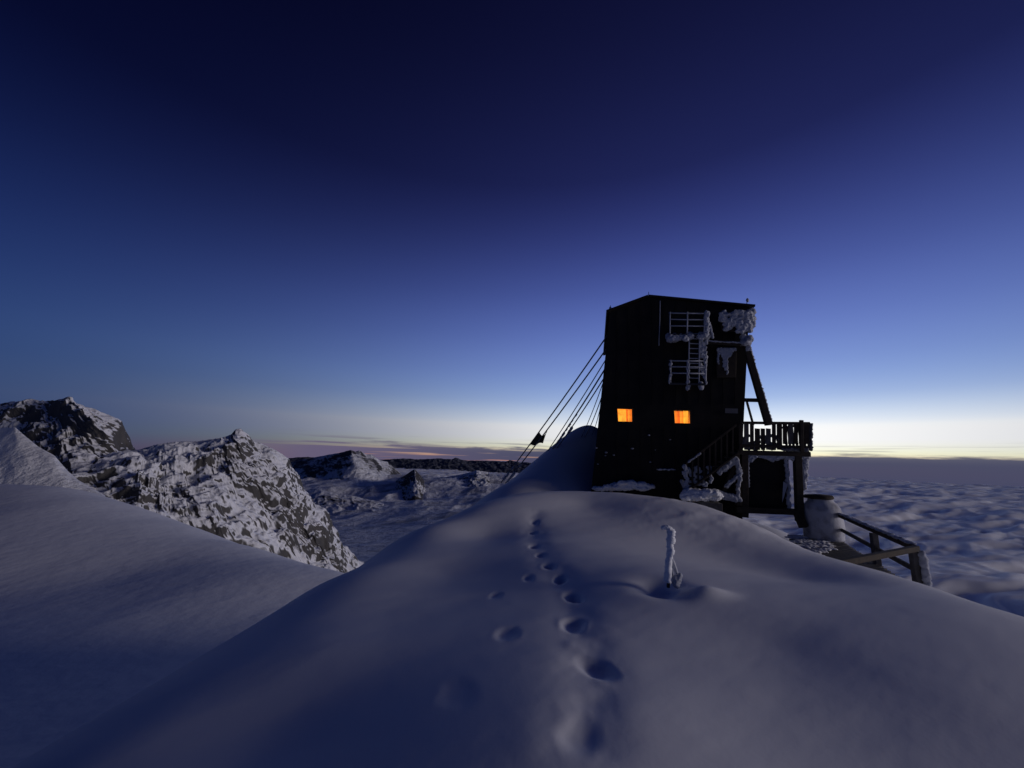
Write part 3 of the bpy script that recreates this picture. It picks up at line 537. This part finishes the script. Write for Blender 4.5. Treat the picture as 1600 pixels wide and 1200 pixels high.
# outside stair rising to the balcony
sta = MB().bar(H(1068, 772, 1.6), H(1152, 708, 1.6), .07, .26, HN).build('stair', M_DARKWOOD, hut, bevel=.01)
MB().bar(H(1068, 772, .75), H(1152, 708, .75), .07, .26, HN).build('stringer', M_DARKWOOD, sta, bevel=.01)
for k in range(9):
    f = (k+.5)/9; a = H(1068+84*f, 768-64*f, 1.58); b2 = H(1068+84*f, 768-64*f, .78); MB().bar(a, b2, .30, .04).build('tread', M_WOODGREY, sta)
MB().bar(H(1072, 724, 1.6), H(1150, 664, 1.6), .08, .07, HN).build('handrail', M_DARKWOOD, sta, bevel=.01)
for k in range(9):
    f = k/8; x = 1073+72*f; MB().bar(H(x, 724-59*f, 1.6), H(x, 767-55*f, 1.6), .06, .05, HN).build('baluster', M_DARKWOOD, sta)
mb = MB()
for k in range(16): mb.blob(H(1075+k*1.25, 722.5-k*.95, 1.62), (.045, .05, .035), 1400+k)
for k in range(34): mb.blob(H(1066+rng.random()*8+k*.1, 728+k*1.2, 1.6), (.05, .06, .09), 1420+k)
for k in range(60): mb.blob(H(rng.uniform(1075, 1112), rng.uniform(728, 760), 1.5), (.06, .06, .05)if k % 3 else (.09, .07, .06), 1460+k)
mb.build('rime_crust', M_RIME, sta, remesh=.03)
mb = MB()
for k in range(80): mb.blob(H(1070+rng.random()*52, 767+rng.random()*12, 1.3+rng.random()*.7), (.22, .2, .12), 1550+k, .2)
mb.build('drifted_snow', M_SNOW, hut, remesh=.05)
MB().hexa([H(1083, 780, 1.2), H(1121, 784, 1.2), H(1121, 812, 1.2), H(1083, 806, 1.2)], [p+HN*.7 for p in (H(1083, 780, 1.2), H(1121, 784, 1.2), H(1121, 812, 1.2), H(1083, 806, 1.2))]).build('stair_plinth', M_WOODGREY, hut, bevel=.02)
mb = MB()
for k in range(60):
    x = rng.uniform(932, 1016); hgt = 10*math.exp(-((x-985)/26)**2)+2; mb.blob(H(x, 764-rng.random()*hgt, .25+.3*rng.random()), (.22, .2, .10), 1650+k, .2)
for k in range(20): mb.blob(H(1028+k*1.4, 733.5, .1), (.06, .07, .03), 1720+k)
mb.build('snow_on_ledge', M_SNOW, hut, remesh=.045)
for x, y, r in ((932, 700, .05), (947, 707, .06), (959, 711, .05), (934, 725, .05), (988, 701, .07), (1014, 680, .06), (1047, 687, .04), (1024, 703, .03), (946, 712, .04), (1016, 722, .05)): MB().blob(H(x, y, .05), (r, .04, r*.6), int(x)).build('ice_speck', M_RIME, hut, smooth=True)
for o in (wall_o,): o['label'] = 'black metal clad wall'

# ------------------------------------------------------------------ guy cables to the left of the hut
def cable(a, b2, Yb, lab, lumps=(), r=.028, sag=.12, group='guy cables'):
    r *= 1.4; p = H(a[0]+3, a[1], -.2); q = P(b2[0], b2[1], Yb); pts = []
    for k in range(15):
        f = k/14; c = p.lerp(q, f); c.z -= sag*4*f*(1-f); pts.append(c)
    root = MB().tube(pts, r, 6).build('guy_cable', M_CABLE, None, smooth=True, label=lab, cat='cable', group=group)
    if lumps:
        for f, s in lumps:
            mb = MB()
            c = p.lerp(q, f); c.z -= sag*4*f*(1-f)+s*.3; dd = (q-p).normalized()
            for j in range(3): mb.blob(c+dd*(j-1)*s*.9, (s*.55, s*.5, s*.75), int(f*1000)+j, .5)
            mb.build('rime_lump', M_CABLE_ICE, root, smooth=True)
    return p, q
M_CABLE_ICE = mat('grey_rime', (.30, .31, .35), .6, .3, bump=(20, .5, .01))
L8 = []
L8.append(cable((946, 524), (783, 754), 27, 'uppermost guy cable of the hut, running down past the dark cloth', [(.86, .10), (.92, .13), (.955, .1)]))
L8.append(cable((944.5, 545), (790, 755), 26.5, 'second guy cable from the top, ending at the dark cloth corner', [(.82, .09), (.90, .14), (.93, .12), (.965, .1)]))
cable((943.5, 562), (830, 742), 25.5, 'third guy cable from the top, bare and thin', [(.72, .05)], .02)
cable((942, 577), (846, 726), 25, 'fourth guy cable from the top, thick with rime lumps', [(.40, .08), (.46, .07), (.50, .09), (.55, .08), (.60, .11), (.64, .1), (.69, .11), (.74, .09), (.79, .1), (.84, .08)], .03)
cable((940.5, 591), (858, 716), 24.5, 'fifth guy cable from the top, with one dark lump hanging midway', [(.55, .13), (.585, .12)], .024)
cable((938.5, 600), (908, 684), 24.5, 'sixth guy cable, first of three short steep ones by the wall', (), .016)
cable((936.5, 622), (914, 683), 24, 'middle one of three short steep guy cables by the wall', (), .018)
cable((935, 637), (925, 680), 24, 'shortest guy cable, closest to the hut wall', (), .014)
# torn cloth caught on the two upper cables
def on(i, f): p, q = L8[i]; c = p.lerp(q, f); c.z -= .12*4*f*(1-f); return c
fa = (676-524)/(754-524); ua, ub = on(0, .575), on(1, .525); la, lb = on(0, .68), on(1, .63)
V = []; nu_, nv_ = 12, 9
for i in range(nu_):
    for j in range(nv_):
        f, g2 = i/(nu_-1), j/(nv_-1); tp = ua.lerp(ub, f); lo = la.lerp(lb, f); c = tp.lerp(lo, g2)
        c.z -= .28*math.sin(math.pi*f)*(1-g2)*1.0-.10*math.sin(f*9)*g2*.6; c += HN*(.10*math.sin(f*5+g2*3)); c.x += .38*f*f*g2; V.append(c)
MBc = MB(); MBc.add(V, [(i*nv_+j, (i+1)*nv_+j, (i+1)*nv_+j+1, i*nv_+j+1) for i in range(nu_-1) for j in range(nv_-1)])
cl_o = MBc.build('torn_cloth', mat('dark_green_cloth', (.035, .042, .035), .9, .1), None, smooth=True, label='tattered dark cloth caught between the two upper guy cables', cat='cloth'); cl_o.modifiers.new('t', 'SOLIDIFY').thickness = .03

# ------------------------------------------------------------------ terrace with railing, below the hut on the right
DZ = EYE.z-2.85
def onz(px, py, zz): d = ray(px, py); return EYE+d*((zz-EYE.z)/d.z)
RZ = DZ+.97
ca = onz(1431, 857, RZ); fa_ = onz(1308, 804, RZ); nb_ = onz(1290, 884, RZ)
terr = thing('viewing_terrace', (ca.x-2, ca.y+2, DZ-.3), 'snow dusted plank terrace with dark wooden railing at the ridge edge', 'terrace')
poly = [onz(1236, 836, DZ), onz(1318, 838, DZ), fa_-ZZ*.97, ca-ZZ*.97, nb_-ZZ*.97, onz(1236, 872, DZ)]
pd = (nb_-ca); pd.z = 0; pd.normalize(); pn_ = Vector((-pd.y, pd.x, 0))
if pn_.dot(fa_-ca) < 0: pn_ = -pn_
ts = [(p-ca).dot(pn_) for p in poly]; t0, t1 = min(ts), max(ts); PW = .165; k = 0
def span(t):
    xs_ = []
    for a, b2 in zip(poly, poly[1:]+poly[:1]):
        ta, tb = (a-ca).dot(pn_), (b2-ca).dot(pn_)
        if (ta-t)*(tb-t) < 0: f = (t-ta)/(tb-ta); xs_.append((a+(b2-a)*f-ca).dot(pd))
    return (min(xs_), max(xs_)) if len(xs_) > 1 else None
tt = t0+.01
while tt+PW < t1:
    s0 = span(tt+PW*.5)
    if s0 and s0[1]-s0[0] > .3:
        dz = random.uniform(-.006, .006); q = [ca+pd*s0[0]+pn_*tt, ca+pd*s0[1]+pn_*tt, ca+pd*s0[1]+pn_*(tt+PW-.014), ca+pd*s0[0]+pn_*(tt+PW-.014)]
        for p in q: p.z = DZ+dz
        MB().hexa([p-ZZ*.045 for p in q], q).build('plank', M_WOODGREY, terr)
    tt += PW
for a, b2 in ((poly[2], poly[3]), (poly[3], poly[4])):
    MB().bar(a-ZZ*.14, b2-ZZ*.14, .12, .18).build('joist', M_DARKWOOD, terr, bevel=.01)
MB().bar(fa_+(fa_-ca).normalized()*.5, ca, .12, .125).build('rail', M_DARKWOOD, terr, bevel=.02)
MB().bar(ca+(ca-nb_).normalized()*.06, nb_, .12, .125).build('rail', M_DARKWOOD, terr, bevel=.02)
for f in (.02, .42, .98):
    p = ca.lerp(fa_, f); MB().bar(p-ZZ*.09, p-ZZ*1.35, .16, .16, HN).build('post', M_WOODGREY, terr, bevel=.015)
p = ca.lerp(nb_, .72); MB().bar(p-ZZ*.09, p-ZZ*1.3, .15, .15, HN).build('post', M_WOODGREY, terr, bevel=.015)
MB().bar(ca.lerp(fa_, .04)-ZZ*.52, ca.lerp(fa_, .97)-ZZ*.52, .06, .12).build('mid_rail', M_WOODGREY, terr, bevel=.01)
lr0, lr1 = onz(1243, 797, RZ-.02), onz(1268, 800, RZ-.02); MB().bar(lr0, lr1, .09, .1).build('rail', M_WOODGREY, terr, bevel=.01)
mb = MB()
for k in range(60):
    p = ca.lerp(fa_, rng.random()); mb.blob(p+ZZ*.075+Vector((rng.uniform(-.02, .02), 0, 0)), (.09, .14, .022), 1800+k, .2)
for k in range(22): mb.blob(ca-ZZ*(.1+k*.05)+Vector((.1+rng.random()*.04, -.02, 0)), (.07, .08, .08), 1900+k)
mb.build('rime_crust', M_RIME, terr, remesh=.03)
mb = MB()
for k in range(70):
    p = poly[5].lerp(poly[4], rng.random()*.8).lerp(poly[0].lerp(poly[1], rng.random()), rng.random()); mb.blob((p.x, p.y, DZ+.005), (.12+.3*rng.random(), .1+.15*rng.random(), .035), 1950+k, .2)
mb.build('snow_patch', M_SNOW, terr, remesh=.04)
# frost-covered churn-shaped tank on the terrace
tb = onz(1288, 842, DZ); sc_ = tb.y/F*1.02
tank = thing('frosted_tank', tb, 'frost covered churn shaped tank with a dark lid on the terrace', 'tank')
prof = [(0, .02), (.345*1.8, .0), (.36*1.8, .08), (.365*1.8, .5), (.355*1.8, .95), (.34*1.8, 1.18), (.29*1.8, 1.30), (.235*1.8, 1.40), (.225*1.8, 1.52), (0, 1.53)]
def lathe(prof, c, n=28, seed=0, amp=.03):
    V = []; Fc = []
    for i, (r, h) in enumerate(prof):
        for k in range(n):
            a = 2*math.pi*k/n; V.append((math.cos(a)*r, math.sin(a)*r, h))
    V = np.array(V); V = V*(1+amp*fbm(V*2.5+seed, 3, seed)[:, None]*np.array([1, 1, .3]))
    for i in range(len(prof)-1):
        for k in range(n): Fc.append((i*n+k, i*n+(k+1) % n, (i+1)*n+(k+1) % n, (i+1)*n+k))
    return [Vector(v)+c for v in V], Fc
kx = 25.0/F*tb.y/.65                         # half width of the tank in the picture
prof = [(r*kx, h*1.04) for r, h in prof]
v_, f_ = lathe(prof, tb, 28, 2, .05); m_ = MB(); m_.add(v_, f_); m_.build('body', mat('frosted_metal', (.5, .51, .55), .65, .3, bump=(9, .5, .03), mix=((.2, .2, .23), 2.5, .45, .7)), tank, smooth=True)
lp = [(0, 1.50), (.26*1.8*kx, 1.50), (.275*1.8*kx, 1.56), (.25*1.8*kx, 1.63), (0, 1.66)]
v_, f_ = lathe(lp, tb+Vector((-.07, 0, .04)), 24, 5, .05); m_ = MB(); m_.add(v_, f_); m_.build('lid', M_DARKWOOD, tank, smooth=True)

# ------------------------------------------------------------------ rime-caked stake in the foreground snow
YS = stake.y
sk = thing('marker_stake', stake, 'crooked stake caked with white rime standing alone in the foreground snow', 'stake')
MB().tube([P(1044, 918, YS), P(1045.5, 870, YS), P(1047.5, 832, YS)], [.018, .015, .012], 8).build('pole', M_DARKWOOD, sk)
path = [(1033, 825.5, 1.2), (1037, 823.8, 1.8), (1042, 824, 2.4), (1046.5, 827, 3.3), (1048.8, 832, 3.9), (1048.5, 837, 3.2), (1047.6, 841, 3.9), (1048.2, 845, 4.1), (1046.5, 849, 2.8), (1046.8, 854, 3.0), (1048.2, 860, 3.2), (1046.5, 867, 3.0), (1044.8, 874, 2.8), (1044.2, 884, 2.8), (1043.6, 896, 3.0), (1043.0, 914, 3.8)]
kpx = YS/F
fine = []; fr_ = []
for i in range(len(path)-1):
    for j in range(4):
        f = j/4; a, b2 = path[i], path[i+1]; fine.append(P(a[0]+(b2[0]-a[0])*f, a[1]+(b2[1]-a[1])*f, YS-.01)); fr_.append((a[2]+(b2[2]-a[2])*f)*kpx*1.6)
MB().tube(fine, fr_, 10, seed=4, rough=.22).build('rime_crust', mat('white_rime', (.8, .82, .86), .6, .3, bump=(60, .5, .006)), sk, smooth=True)
for nm, pts_, rad in (('iced_stay', [(1046, 868), (1049, 884), (1052, 900), (1055, 914)], [1.2, 1.4, 1.6, 2.2]), ('iced_stay', [(1047, 866), (1052.5, 880), (1058, 896), (1063, 912)], [1.6, 2.6, 2.4, 1.6]), ('iced_stay', [(1045, 872), (1045.5, 890), (1046, 914)], [1.2, 1.6, 2.0])):
    MB().tube([P(x, y, YS+.03) for x, y in pts_], [r*kpx for r in rad], 8, seed=9, rough=.2).build(nm, mat('grey_ice', (.42, .44, .5), .5, .4), sk, smooth=True)
mb = MB(); 
for k in range(10): mb.blob(P(1054+rng.random()*9, 900+k*1.6, YS-.03), (.03, .03, .035), 2100+k)
mb.build('rime_skirt', M_RIME, sk, remesh=.012)
for o in bpy.data.objects:
    if '_w' in o: del o['_w']
